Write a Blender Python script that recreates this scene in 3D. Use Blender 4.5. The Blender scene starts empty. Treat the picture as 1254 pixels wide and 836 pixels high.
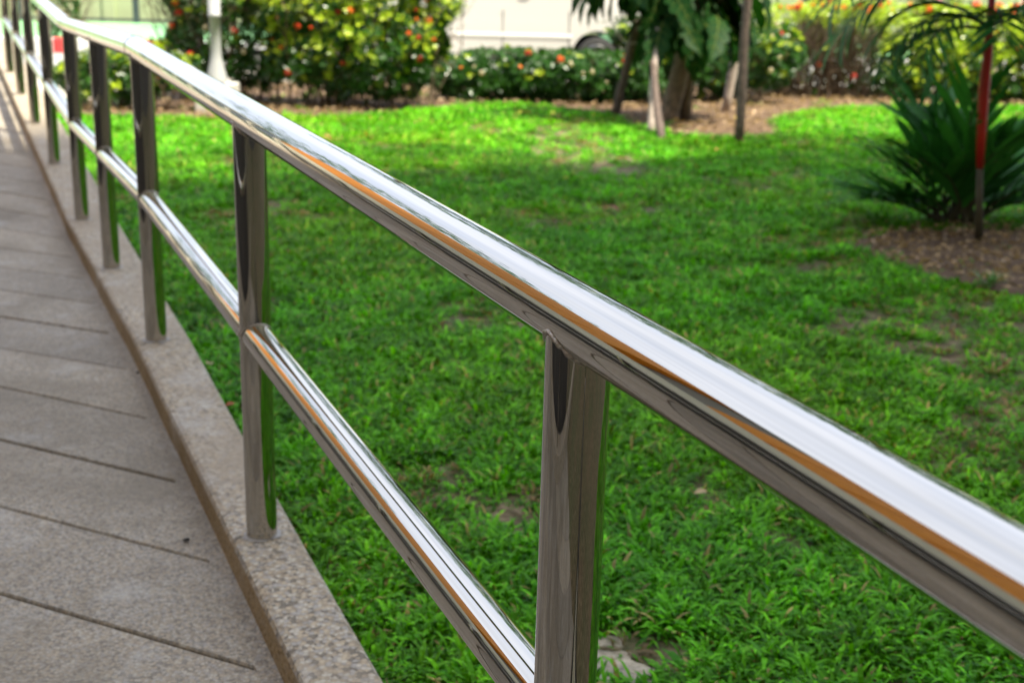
import bpy, math, random
import numpy as np
from mathutils import Vector, Matrix, noise
R = math.radians
random.seed(11); rng = np.random.default_rng(11)
SC = bpy.context.scene; COL = SC.collection

# ------------------------------------------------------------------ camera
CAM_Z = 1.27
PITCH, ROLL = 0.2704, 0.0252
cp, sp = math.cos(PITCH), math.sin(PITCH)
Fv = Vector((0, cp, -sp)); R0 = Vector((1, 0, 0)); U0 = Vector((0, sp, cp))
Rv = R0*math.cos(ROLL) + U0*math.sin(ROLL); Uv = -R0*math.sin(ROLL) + U0*math.cos(ROLL)
cd = bpy.data.cameras.new('camera'); cam = bpy.data.objects.new('camera', cd); COL.objects.link(cam)
M = Matrix((Rv, Uv, -Fv)).transposed().to_4x4(); M.translation = Vector((0, 0, CAM_Z))
cam.matrix_world = M
cd.sensor_width = 36; cd.lens = 36*1525.9/1254; cd.clip_start = .05; cd.clip_end = 600
cd.dof.use_dof = True; cd.dof.focus_distance = 1.3; cd.dof.aperture_fstop = 7.2
SC.camera = cam

# ------------------------------------------------------------------ light
SUN_EL = R(64); SUNH = Vector((0.85, -0.53, 0)).normalized()
TO_SUN = Vector((SUNH.x*math.cos(SUN_EL), SUNH.y*math.cos(SUN_EL), math.sin(SUN_EL)))
w = bpy.data.worlds.new('World'); SC.world = w; w.use_nodes = True
nt = w.node_tree; nt.nodes.clear()
out = nt.nodes.new('ShaderNodeOutputWorld'); bg = nt.nodes.new('ShaderNodeBackground'); sky = nt.nodes.new('ShaderNodeTexSky')
sky.sky_type = 'NISHITA'; sky.sun_disc = False; sky.sun_elevation = SUN_EL
sky.sun_rotation = math.atan2(SUNH.x, SUNH.y)
sky.air_density = 1.0; sky.dust_density = 2.6; sky.ozone_density = 1.0; sky.altitude = 0
bg.inputs['Strength'].default_value = .15
# thin bright cloud over a hazy sky
tcw = nt.nodes.new('ShaderNodeTexCoord'); nw = nt.nodes.new('ShaderNodeTexNoise'); nw.inputs['Scale'].default_value = 2.2; nw.inputs['Detail'].default_value = 6
nt.links.new(tcw.outputs['Generated'], nw.inputs['Vector'])
rw = nt.nodes.new('ShaderNodeValToRGB'); rw.color_ramp.elements[0].position = .3; rw.color_ramp.elements[0].color = (.45, .45, .45, 1); rw.color_ramp.elements[1].position = .65; rw.color_ramp.elements[1].color = (.9, .9, .9, 1)
nt.links.new(nw.outputs['Fac'], rw.inputs[0])
mw = nt.nodes.new('ShaderNodeMix'); mw.data_type = 'RGBA'; mw.inputs[7].default_value = (4.5, 4.85, 5.7, 1)
nt.links.new(rw.outputs[0], mw.inputs[0]); nt.links.new(sky.outputs[0], mw.inputs[6]); nt.links.new(mw.outputs[2], bg.inputs[0])
nt.links.new(bg.outputs[0], out.inputs[0])
sl = bpy.data.lights.new('sun', 'SUN'); sl.energy = 5.0; sl.angle = R(.6); sl.color = (1, .93, .76)
so = bpy.data.objects.new('sun', sl); COL.objects.link(so)
so.rotation_euler = (-TO_SUN).to_track_quat('-Z', 'Y').to_euler(); so.location = (10, -20, 30)
SC.view_settings.view_transform = 'Standard'; SC.view_settings.look = 'None'
SC.view_settings.exposure = 1.32; SC.view_settings.gamma = 1

# ------------------------------------------------------------------ helpers
def tag(o, label=None, cat=None, group=None, kind=None):
    if label: o['label'] = label
    if cat: o['category'] = cat
    if group: o['group'] = group
    if kind: o['kind'] = kind
    return o
def link(o, parent=None):
    COL.objects.link(o)
    if parent is not None: o.parent = parent
    return o
def empty(name, loc=(0, 0, 0), rz=0):
    o = bpy.data.objects.new(name, None); o.location = loc; o.rotation_euler = (0, 0, rz); o.empty_display_size = .1
    COL.objects.link(o); return o
class MB:
    def __init__(s): s.v = []; s.f = []; s.m = []; s.c = []
    def add(s, vs, fs, m=0, col=None):
        n = len(s.v); s.v.extend([tuple(v) for v in vs]); s.f.extend([tuple(i+n for i in f) for f in fs]); s.m.extend([m]*len(fs))
        if col is not None: s.c.extend([col]*len(vs))
        return s
    def mesh(s, name, mats, smooth=False):
        me = bpy.data.meshes.new(name); me.from_pydata(s.v, [], s.f)
        for m in (mats if isinstance(mats, (list, tuple)) else [mats]): me.materials.append(m)
        if any(s.m): me.polygons.foreach_set('material_index', s.m)
        if smooth: me.polygons.foreach_set('use_smooth', [True]*len(s.f))
        if s.c:
            a = me.color_attributes.new('col', 'FLOAT_COLOR', 'POINT')
            a.data.foreach_set('color', np.hstack([np.array(s.c, dtype=np.float32), np.ones((len(s.c), 1), np.float32)]).ravel())
        me.update(); return me
    def build(s, name, mats, parent=None, smooth=False, loc=None):
        o = bpy.data.objects.new(name, s.mesh(name, mats, smooth)); link(o, parent)
        if loc is not None: o.location = loc
        return o
    def box(s, c, d, rz=0, m=0, bev=0):
        cx, cy, cz = c; dx, dy, dz = d[0]/2, d[1]/2, d[2]/2; vs = []; fs = []
        if bev <= 0:
            for z in (-dz, dz):
                for x, y in ((-dx, -dy), (dx, -dy), (dx, dy), (-dx, dy)): vs.append((x, y, z))
            fs = [(3, 2, 1, 0), (4, 5, 6, 7), (0, 1, 5, 4), (1, 2, 6, 5), (2, 3, 7, 6), (3, 0, 4, 7)]
        else:
            b = bev
            for z, i in ((-dz, b), (-dz+b, 0), (dz-b, 0), (dz, b)):
                X, Y = dx-i, dy-i; c_ = 0 if i else b
                if i: ring = [(-X, -Y), (X, -Y), (X, -Y), (X, Y), (X, Y), (-X, Y), (-X, Y), (-X, -Y)]; ring = [(-X+b*0, -Y), (X, -Y), (X, -Y), (X, Y), (X, Y), (-X, Y), (-X, Y), (-X, -Y)]
                else: ring = [(-X+b, -Y), (X-b, -Y), (X, -Y+b), (X, Y-b), (X-b, Y), (-X+b, Y), (-X, Y-b), (-X, -Y+b)]
                vs += [(x, y, z) for x, y in ring]
            for k in range(3):
                for j in range(8): a = k*8+j; a2 = k*8+(j+1) % 8; fs.append((a, a2, a2+8, a+8))
            fs.append(tuple(range(7, -1, -1))); fs.append(tuple(range(24, 32)))
        ca, sa = math.cos(rz), math.sin(rz)
        return s.add([(cx+x*ca-y*sa, cy+x*sa+y*ca, cz+z) for x, y, z in vs], fs, m)
    def tube(s, pts, rad, seg=12, m=0, caps=True, col=None, wob=0):
        pts = [Vector(p) for p in pts]; n = len(pts)
        rads = rad if isinstance(rad, (list, tuple)) else [rad]*n
        vs = []; fs = []; prev = None
        for i, p in enumerate(pts):
            t1 = (pts[i]-pts[i-1]).normalized() if i else (pts[1]-pts[0]).normalized()
            t2 = (pts[i+1]-pts[i]).normalized() if i < n-1 else t1
            t = (t1+t2).normalized()
            if prev is None:
                a = Vector((0, 0, 1)) if abs(t.z) < .9 else Vector((1, 0, 0)); prev = (a-a.dot(t)*t).normalized()
            else: prev = (prev-prev.dot(t)*t).normalized()
            b = t.cross(prev); k = 1/max(.5, t.dot(t1))
            side = (t2-t1)
            for j in range(seg):
                a = 2*math.pi*j/seg; d = prev*math.cos(a)+b*math.sin(a); r = rads[i]
                if wob: r *= 1+wob*noise.noise(p*6+d*1.7)
                q = d*r
                if side.length > 1e-4:
                    sd = side.normalized(); q = q+sd*(q.dot(sd))*(k-1)
                vs.append(p+q)
        for i in range(n-1):
            for j in range(seg): j2 = (j+1) % seg; fs.append((i*seg+j, i*seg+j2, (i+1)*seg+j2, (i+1)*seg+j))
        if caps: fs.append(tuple(range(seg-1, -1, -1))); fs.append(tuple((n-1)*seg+j for j in range(seg)))
        return s.add(vs, fs, m, col)
    def lathe(s, prof, c=(0, 0, 0), seg=24, m=0):
        vs = []; fs = []
        for r, z in prof:
            for j in range(seg): a = 2*math.pi*j/seg; vs.append((c[0]+r*math.cos(a), c[1]+r*math.sin(a), c[2]+z))
        for i in range(len(prof)-1):
            for j in range(seg): j2 = (j+1) % seg; fs.append((i*seg+j, i*seg+j2, (i+1)*seg+j2, (i+1)*seg+j))
        fs.append(tuple(range(seg-1, -1, -1))); fs.append(tuple((len(prof)-1)*seg+j for j in range(seg)))
        return s.add(vs, fs, m)

# ------------------------------------------------------------------ materials
def mat(name):
    m = bpy.data.materials.new(name); m.use_nodes = True; t = m.node_tree; b = t.nodes['Principled BSDF']
    return m, t, b
def N(t, ty, **k):
    n = t.nodes.new(ty)
    for a, v in k.items():
        if a in n.inputs.keys(): n.inputs[a].default_value = v
        else: setattr(n, a, v)
    return n
def ramp(t, fac, stops, interp='LINEAR'):
    r = t.nodes.new('ShaderNodeValToRGB'); r.color_ramp.interpolation = interp; e = r.color_ramp.elements
    while len(e) < len(stops): e.new(.5)
    for i, (p, c) in enumerate(stops): e[i].position = p; e[i].color = (*c, 1) if len(c) == 3 else c
    t.links.new(fac, r.inputs[0]); return r.outputs[0]
def coord(t, scale=(1, 1, 1), rot=(0, 0, 0), kind='Object'):
    tc = N(t, 'ShaderNodeTexCoord'); mp = N(t, 'ShaderNodeMapping'); mp.inputs['Scale'].default_value = scale; mp.inputs['Rotation'].default_value = rot
    t.links.new(tc.outputs[kind], mp.inputs[0]); return mp.outputs[0]
def wcoord(t, scale=(1, 1, 1)):
    g = N(t, 'ShaderNodeNewGeometry'); mp = N(t, 'ShaderNodeMapping'); mp.inputs['Scale'].default_value = scale
    t.links.new(g.outputs['Position'], mp.inputs[0]); return mp.outputs[0]
def noise_n(t, vec, scale, detail=4, rough=.55, dist=0):
    n = N(t, 'ShaderNodeTexNoise', Scale=scale, Detail=detail, Roughness=rough, Distortion=dist); t.links.new(vec, n.inputs['Vector']); return n.outputs['Fac']
def mix(t, fac, a, b, mode='MIX'):
    m = t.nodes.new('ShaderNodeMix'); m.data_type = 'RGBA'; m.blend_type = mode
    if isinstance(fac, (int, float)): m.inputs[0].default_value = fac
    else: t.links.new(fac, m.inputs[0])
    for i, x in ((6, a), (7, b)):
        if isinstance(x, tuple): m.inputs[i].default_value = (*x, 1)
        else: t.links.new(x, m.inputs[i])
    return m.outputs[2]
def bump(t, b, h, strength=.3, dist=.01):
    n = N(t, 'ShaderNodeBump', Strength=strength, Distance=dist); t.links.new(h, n.inputs['Height']); t.links.new(n.outputs[0], b.inputs['Normal'])
def simple(name, c, rough=.5, metal=0, var=.12, scale=8, bmp=0, coat=0):
    m, t, b = mat(name); v = wcoord(t); f = noise_n(t, v, scale, 5)
    lo = tuple(x*(1-var) for x in c); hi = tuple(min(1, x*(1+var)) for x in c)
    t.links.new(ramp(t, f, [(.3, lo), (.7, hi)]), b.inputs['Base Color'])
    b.inputs['Roughness'].default_value = rough; b.inputs['Metallic'].default_value = metal; b.inputs['Coat Weight'].default_value = coat
    if bmp: bump(t, b, f, bmp, .01)
    return m

def steel_mat(name, axis, dk=1.0):
    m, t, b = mat(name)
    sc = [160, 160, 160]; sc[axis] = 1.2
    v = coord(t, tuple(sc)); f = noise_n(t, v, 1.0, 4, .7)
    v2 = coord(t, (1, 1, 1)); g = noise_n(t, v2, 7, 5)
    t.links.new(ramp(t, f, [(.2, (.46*dk, .43*dk, .375*dk)), (.8, (.61*dk, .58*dk, .53*dk))]), b.inputs['Base Color'])
    b.inputs['Metallic'].default_value = 1
    t.links.new(ramp(t, g, [(.35, (.008,)*3), (.75, (.035,)*3)]), b.inputs['Roughness'])
    sc2 = [26, 26, 26]; sc2[axis] = 2.2
    wv = noise_n(t, coord(t, tuple(sc2)), 1.0, 2, .5)
    bn = N(t, 'ShaderNodeBump', Strength=.03, Distance=.0004); t.links.new(f, bn.inputs['Height'])
    b2 = N(t, 'ShaderNodeBump', Strength=.25, Distance=.0012); t.links.new(wv, b2.inputs['Height']); t.links.new(bn.outputs[0], b2.inputs['Normal']); t.links.new(b2.outputs[0], b.inputs['Normal'])
    return m
M_STEEL = steel_mat('brushed_rail_steel', 0); M_POST = steel_mat('brushed_post_steel', 2, .9)
M_WELD = simple('weld_steel', (.4, .36, .31), .35, 1, .4, 300, .4)

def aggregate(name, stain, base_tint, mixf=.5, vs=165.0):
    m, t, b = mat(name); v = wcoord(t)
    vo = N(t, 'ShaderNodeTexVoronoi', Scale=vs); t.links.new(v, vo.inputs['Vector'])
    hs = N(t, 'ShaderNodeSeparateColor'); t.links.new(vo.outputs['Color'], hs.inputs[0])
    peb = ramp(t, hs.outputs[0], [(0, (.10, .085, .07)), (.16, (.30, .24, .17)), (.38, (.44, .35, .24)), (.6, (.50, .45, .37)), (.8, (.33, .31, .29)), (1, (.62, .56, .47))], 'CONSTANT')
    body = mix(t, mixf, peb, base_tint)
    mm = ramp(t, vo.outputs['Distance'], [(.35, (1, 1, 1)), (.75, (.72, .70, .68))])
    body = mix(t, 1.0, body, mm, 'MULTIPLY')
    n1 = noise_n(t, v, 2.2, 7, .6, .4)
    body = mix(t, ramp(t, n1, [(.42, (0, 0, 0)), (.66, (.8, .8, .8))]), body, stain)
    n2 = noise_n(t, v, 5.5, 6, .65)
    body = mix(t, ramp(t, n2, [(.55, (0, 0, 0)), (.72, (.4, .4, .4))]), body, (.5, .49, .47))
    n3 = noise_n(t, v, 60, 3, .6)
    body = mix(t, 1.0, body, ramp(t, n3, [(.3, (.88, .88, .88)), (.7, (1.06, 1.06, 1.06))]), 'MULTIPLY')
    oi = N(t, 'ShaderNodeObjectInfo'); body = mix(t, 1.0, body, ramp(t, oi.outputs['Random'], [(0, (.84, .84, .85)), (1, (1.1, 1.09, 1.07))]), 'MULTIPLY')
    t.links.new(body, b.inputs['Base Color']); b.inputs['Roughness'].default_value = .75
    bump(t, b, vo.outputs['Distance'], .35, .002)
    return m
M_SLAB = aggregate('washed_gravel_slab', (.17, .14, .10), (.35, .31, .25))
M_CURB = aggregate('washed_gravel_curb', (.30, .24, .17), (.54, .45, .31), .22, 115.0)
M_CURBSIDE = aggregate('stained_shaded_curb_side', (.15, .09, .02), (.34, .21, .05), .6)  # inner face: its darker ochre holds both grime and the shade there
M_JOINT = simple('joint_dirt', (.03, .026, .02), .95, 0, .4, 40)
M_MORTAR = simple('grey_mortar', (.36, .34, .32), .9, 0, .18, 60, .4)

def ground_mat():
    m, t, b = mat('lawn_soil'); v = wcoord(t)
    n1 = noise_n(t, v, 1.6, 6); n2 = noise_n(t, v, 24, 6, .7); n3 = noise_n(t, v, 120, 4, .7)
    soil = ramp(t, n2, [(.3, (.04, .025, .012)), (.5, (.14, .09, .045)), (.68, (.36, .25, .16))])
    green = ramp(t, n3, [(.3, (.01, .035, .006)), (.7, (.03, .11, .012))])
    c = mix(t, ramp(t, n1, [(.35, (.5,)*3), (.65, (.12,)*3)]), soil, green)
    t.links.new(c, b.inputs['Base Color']); b.inputs['Roughness'].default_value = .95; bump(t, b, n2, .6, .02); return m
M_LAWN = ground_mat()
def mulch_mat():
    m, t, b = mat('dry_bark_soil'); v = wcoord(t)
    n2 = noise_n(t, v, 18, 7, .75); n3 = noise_n(t, v, 90, 5, .75)
    c = ramp(t, n2, [(.25, (.045, .024, .013)), (.5, (.13, .075, .04)), (.72, (.30, .20, .12))])
    c = mix(t, 1.0, c, ramp(t, n3, [(.3, (.6,)*3), (.7, (1.25,)*3)]), 'MULTIPLY')
    t.links.new(c, b.inputs['Base Color']); b.inputs['Roughness'].default_value = .95; bump(t, b, n3, .8, .02); return m
M_MULCH = mulch_mat()

def leaf_mat(name, trans=.35, rough=.35, instancer=False, spec=.5):
    m = bpy.data.materials.new(name); m.use_nodes = True; t = m.node_tree; b = t.nodes['Principled BSDF']; o = t.nodes['Material Output']
    a = N(t, 'ShaderNodeAttribute'); a.attribute_name = 'col'; col = a.outputs['Color']
    if instancer:
        a2 = N(t, 'ShaderNodeAttribute'); a2.attribute_type = 'INSTANCER'; a2.attribute_name = 'tint'
        col = mix(t, 1.0, col, a2.outputs['Color'], 'MULTIPLY')
    n = noise_n(t, wcoord(t), 5, 3)
    col = mix(t, 1.0, col, ramp(t, n, [(.3, (.82,)*3), (.7, (1.15,)*3)]), 'MULTIPLY')
    t.links.new(col, b.inputs['Base Color']); b.inputs['Roughness'].default_value = rough; b.inputs['Specular IOR Level'].default_value = spec
    tr = N(t, 'ShaderNodeBsdfTranslucent'); t.links.new(mix(t, 1.0, col, (1.25, 1.3, .55), 'MULTIPLY'), tr.inputs[0])
    mx = N(t, 'ShaderNodeMixShader'); mx.inputs[0].default_value = trans
    t.links.new(b.outputs[0], mx.inputs[1]); t.links.new(tr.outputs[0], mx.inputs[2]); t.links.new(mx.outputs[0], o.inputs[0])
    return m
M_GRASS = leaf_mat('carpet_grass', .3, .5, True, .15)
M_LEAF = leaf_mat('shrub_leaf', .35, .3)
M_BIG = leaf_mat('tree_leaf', .3, .55, False, .12)
M_PALM = leaf_mat('palm_leaf', .2, .5, False, .2)
M_DRY = leaf_mat('dry_leaf', .2, .6)
M_FLOWER = leaf_mat('flower_petal', .35, .6)
M_TWIG = simple('shrub_twig', (.13, .09, .06), .9, 0, .4, 30, .4)
M_BARK = simple('tree_bark', (.14, .10, .065), .9, 0, .45, 14, .8)
M_STAKE = simple('weathered_stake', (.10, .07, .055), .85, 0, .35, 16, .6)
M_STAKEP = simple('peeled_stake', (.36, .29, .25), .8, 0, .3, 16, .6)
M_WHITE = simple('white_paint', (.72, .72, .70), .4, 0, .05, 10)
M_LAMP = simple('shade_greyed_white', (.36, .36, .37), .45, 0, .08, 10)  # white pole, its colour greyed to stand for shade
M_CONC = simple('pale_concrete', (.52, .50, .46), .85, 0, .12, 6, .3)
M_PAVE = simple('sunlit_paving', (.46, .42, .36), .85, 0, .12, 3, .2)
M_ROAD = simple('pale_road', (.30, .29, .27), .85, 0, .12, 2, .2)
M_RED = simple('red_kerb_paint', (.62, .05, .05), .5, 0, .15, 8)
M_CREAM = simple('cream_render', (.68, .64, .50), .7, 0, .06, 3)
M_DARKBASE = simple('dark_mirrored_base', (.07, .06, .05), .6, 0, .3, 5)  # dark wall base added so the posts mirror something dark
M_GREY = simple('grey_render', (.25, .24, .22), .7, 0, .08, 3)
M_ORANGE = simple('orange_timber', (.82, .29, .012), .5, 0, .25, 30)
M_PGREEN = simple('pale_green_wall', (.42, .50, .28), .8, 0, .08, 2)
M_TURF = simple('green_court', (.2, .46, .2), .8, 0, .1, 3)
M_STONE = simple('rough_stone', (.36, .31, .23), .9, 0, .45, 45, 1.0)
M_RUBBER = simple('black_rubber', (.02, .02, .02), .7)
M_DARK = simple('dark_metal', (.05, .055, .07), .4)
M_ALLOY = simple('silver_alloy', (.6, .6, .6), .3, 1)
M_GLASSDK = simple('tinted_glass', (.03, .035, .04), .05)
M_CYAN = simple('cyan_plastic', (.02, .45, .65), .4)
m_, t_, b_ = mat('pearl_white_car_paint'); M_PAINT = m_; M_NAVY = simple('navy_car_paint', (.012, .016, .04), .25, 0, .05)
b_.inputs['Base Color'].default_value = (.6, .59, .56, 1); b_.inputs['Roughness'].default_value = .3; b_.inputs['Coat Weight'].default_value = .8
m_, t_, b_ = mat('red_palm_stem'); M_REDSTEM = m_
f_ = noise_n(t_, wcoord(t_, (1, 1, .2)), 14, 4); t_.links.new(ramp(t_, f_, [(.3, (.25, .006, .004)), (.7, (.6, .02, .012))]), b_.inputs['Base Color']); b_.inputs['Roughness'].default_value = .35
M_STEM = simple('green_brown_stem', (.05, .04, .016), .7, 0, .5, 12)

# ------------------------------------------------------------------ layout of the ramp
B3 = Vector((-1.0693, 3.6054, 0)); Z3 = CAM_Z-1.0213; PSI = .4258
UA = Vector((-math.sin(PSI), math.cos(PSI), 0)); NA = Vector((math.cos(PSI), math.sin(PSI), 0))
G1, S1, S2, G2, S3 = .041, 1.3691, 1.074, .0533, 1.4035
def zc(al):      # height of the top of the curb
    if al < 0: return Z3+G1*al
    if al < 2*S2: return Z3
    return Z3+G2*(al-2*S2)
def W(al, ac, dz=0): p = B3+UA*al+NA*ac; return Vector((p.x, p.y, zc(al)+dz))
def loc2(p): q = Vector((p[0], p[1], 0))-B3; return q.dot(UA), q.dot(NA)
def camray(px, py, z):   # ground position of something seen at (px,py) of the photograph
    d = Fv+Rv*((px-627)/1525.9)-Uv*((py-418)/1525.9); t = (z-CAM_Z)/d.z; return Vector((d.x*t, d.y*t, z))
RAMPDZ = -.08
STA = [-6, -4, -2.7, -2, -1.3, -.6, 0, .5, 1.074, 1.6, 2.148, 3, 4, 5, 6, 7.5, 9, 10.5]
OUTER = lambda al: float(np.interp(al, [-2, -1.39, -.64, 1.07, 2.26, 4], [.066, .071, .084, .12, .15, .16]))

# ------------------------------------------------------------------ ground
def height(x, y): return .012*noise.noise(Vector((x*.6, y*.6, 0)))
mb = MB(); xs = sorted(set([-400, -120, -50, -25] + [round(-14+i*.5, 3) for i in range(57)] + [25, 50, 120, 400])); ys = sorted(set([-200, -60, -20] + [round(-6+i*.5, 3) for i in range(61)] + [40, 80, 200, 500]))
vs = [(x, y, height(x, y) if abs(x) < 14 and -6 < y < 24 else 0) for y in ys for x in xs]; nx = len(xs)
mb.add(vs, [(j*nx+i, j*nx+i+1, (j+1)*nx+i+1, (j+1)*nx+i) for j in range(len(ys)-1) for i in range(nx-1)])
tag(mb.build('lawn', M_LAWN, smooth=True), 'green lawn ground', kind='structure')

def blob_sheet(name, pts, z, mt, wob=.12, kind='structure', parent=None):
    P = [Vector((p[0], p[1], 0)) for p in pts]; ring = []
    for i in range(len(P)):
        a, b = P[i], P[(i+1) % len(P)]; k = max(1, int((b-a).length/.18))
        for j in range(k):
            q = a.lerp(b, j/k); ring.append(q+Vector((noise.noise(q*2.1), noise.noise(q*2.1+Vector((9, 9, 9))), 0))*wob)
    mb = MB(); mb.add([(q.x, q.y, z) for q in ring], [tuple(range(len(ring)))]); o = mb.build(name, mt, parent)
    if kind: tag(o, kind=kind)
    return o
BED = [(-4.9, 12.55), (-3.8, 12.55), (-3.0, 12.75), (-2.3, 12.95), (-1.6, 13.2), (-.9, 14.4), (-.35, 15.2), (.5, 15.0), (1.05, 14.0), (1.15, 12.9), (1.5, 12.1), (2.1, 11.9), (2.6, 12.5), (2.8, 13.9), (3.5, 15.3), (4.5, 16.1), (6.4, 16.75), (9.5, 16.9), (11, 16.9), (11, 19.2), (-.9, 19.0), (-4.9, 16.6)]
blob_sheet('shrub_bed', BED, .018, M_MULCH)
PB = [(2.85+1.02*math.cos(a)*(1+.12*math.sin(3*a)), 6.28+.98*math.sin(a), 0) for a in [i*math.pi/10 for i in range(20)]]
blob_sheet('palm_bed', PB, .022, M_MULCH, .1)
def inpoly(x, y, P):
    c = False; n = len(P); j = n-1
    for i in range(n):
        if (P[i][1] > y) != (P[j][1] > y) and x < (P[j][0]-P[i][0])*(y-P[i][1])/(P[j][1]-P[i][1])+P[i][0]: c = not c
        j = i
    return c
# paving and road beyond the shrubs
mb = MB(); mb.add([(-60, 6, .035), (-4.75, 10.5, .035), (-4.85, 16.6, .035), (-.9, 19.1, .035), (11, 19.3, .035), (60, 19.3, .035), (60, 19.9, .035), (-60, 19.9, .035)], [(0, 1, 2, 3, 4, 5, 6, 7)])
tag(mb.build('pavement', M_PAVE), kind='structure')
mb = MB(); mb.add([(-90, 19.9, .006), (90, 19.9, .006), (90, 24.4, .006), (-90, 24.4, .006)], [(0, 1, 2, 3)]); tag(mb.build('road', M_ROAD), kind='structure')
root = empty('road_kerb', (-20, 24.4, 0)); tag(root, 'long kerb painted in red and white blocks beyond the road', kind='structure')
bm = MB().box((0, 0, .14), (1.0, .25, .3), bev=.02); kr = bm.mesh('kerb_block', M_RED); kw = bm.mesh('kerb_block', M_WHITE)
x = -20.0; k = 0
redpx = [(-6, 9), (90, 112)]
while x < 24:
    o = bpy.data.objects.new('kerb_block', None if False else (kr if False else kw)); 
    wx = x; pr_x = 627+1525.9*(wx/24.2)/1.0*.975
    ln = .42
    red = (-14 < pr_x < 10) or (88 < pr_x < 116) or (190 < pr_x < 216) or pr_x < -100 and int(k/3) % 2 == 0
    o = bpy.data.objects.new('kerb_block', kr if red else kw); link(o, root); o.location = (wx+20, 0, 0); o.scale = (ln-.004, 1, 1); x += ln; k += 1
mb = MB(); mb.add([(-60, 24.5, .27), (60, 24.5, .27), (60, 36, .27), (-60, 36, .27)], [(0, 1, 2, 3)]); tag(mb.build('green_court', M_TURF), kind='structure')

# ------------------------------------------------------------------ ramp
root = empty('ramp', W(0, 0)); root.location.z = 0; tag(root, 'diagonally jointed gravel-faced ramp beside the steel handrail', kind='structure')
def rel(p, r): return Vector(p)-r.location
mb = MB(); vs = []
for al in STA:
    for ac, dz in ((-2.35, None), (-2.35, RAMPDZ-.018), (-.06, RAMPDZ-.018), (-.06, None)):
        p = W(al, ac); p.z = -.05 if dz is None else p.z+dz; vs.append(rel(p, root))
mb.add(vs, [(i*4+j, i*4+j+1, (i+1)*4+j+1, (i+1)*4+j) for i in range(len(STA)-1) for j in range(3)]); mb.build('ramp_base', M_JOINT, root)
mb = MB(); vs = []  # mortar strip along the curb
fine = [-6+i*.12 for i in range(138)]
for al in fine:
    for ac, dz in ((-.1+.018*noise.noise(Vector((al*5, 0, 3))), RAMPDZ-.02), (-.095+.018*noise.noise(Vector((al*5, 0, 3))), RAMPDZ-.001), (-.061, RAMPDZ+.004)): vs.append(rel(W(al, ac, dz), root))
mb.add(vs, [(i*3+j, i*3+j+1, (i+1)*3+j+1, (i+1)*3+j) for i in range(len(fine)-1) for j in range(2)]); mb.build('edge_strip', M_SLAB, root)
JS = .43; slope = -1.07
for k in range(-14, 26):
    a0 = -.055+JS*k; acs = [-2.35+i*(2.35-.085)/9 for i in range(10)]
    mb = MB(); g = .0055; vs = []; dh = .0015*random.uniform(-1, 1)
    ok = True
    for ac in acs:
        c0 = a0+slope*(ac+.45); 
        for d, dz in ((g, -.02), (g, -.004), (g+.004, 0), (JS/2, .001), (JS-g-.004, 0), (JS-g, -.004), (JS-g, -.02)):
            al = min(10.4, max(-5.9, c0+d)); wv = .0035*noise.noise(Vector((ac*9, k*3.1 if d < .2 else (k+1)*3.1, 0)))
            vs.append(rel(W(al+wv, ac, RAMPDZ+dz+dh), root))
    mb.add(vs, [(i*7+j, (i+1)*7+j, (i+1)*7+j+1, i*7+j+1) for i in range(9) for j in range(6)])
    mb.build('paving_slab', M_SLAB, root, smooth=False)
root = empty('curb', W(0, 0)); root.location.z = 0; tag(root, 'raised gravel-faced curb carrying the handrail posts', kind='structure')
mb = MB(); vs = []; mats = [0, 0, 0, 0, 0]
for al in fine:
    nz = lambda s: .003*noise.noise(Vector((al*3, s*7, 1)))
    o = OUTER(al)
    for ac, dz in ((-.062+nz(1), RAMPDZ-.03), (-.062+nz(1), -.014), (-.058+nz(1), -.004), (-.048, 0), (.02, 0), (o-.008, -.001), (o, -.008), (o+.002, -1)):
        p = W(al, ac, dz)
        if dz == -1: p.z = -.05
        vs.append(rel(p, root))
fs = []; ms = []
for i in range(len(fine)-1):
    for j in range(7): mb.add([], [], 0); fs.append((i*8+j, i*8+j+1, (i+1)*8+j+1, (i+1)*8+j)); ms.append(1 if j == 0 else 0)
mb.add(vs, fs); mb.m = ms; mb.build('curb_beam', [M_CURB, M_CURBSIDE], root)

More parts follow.
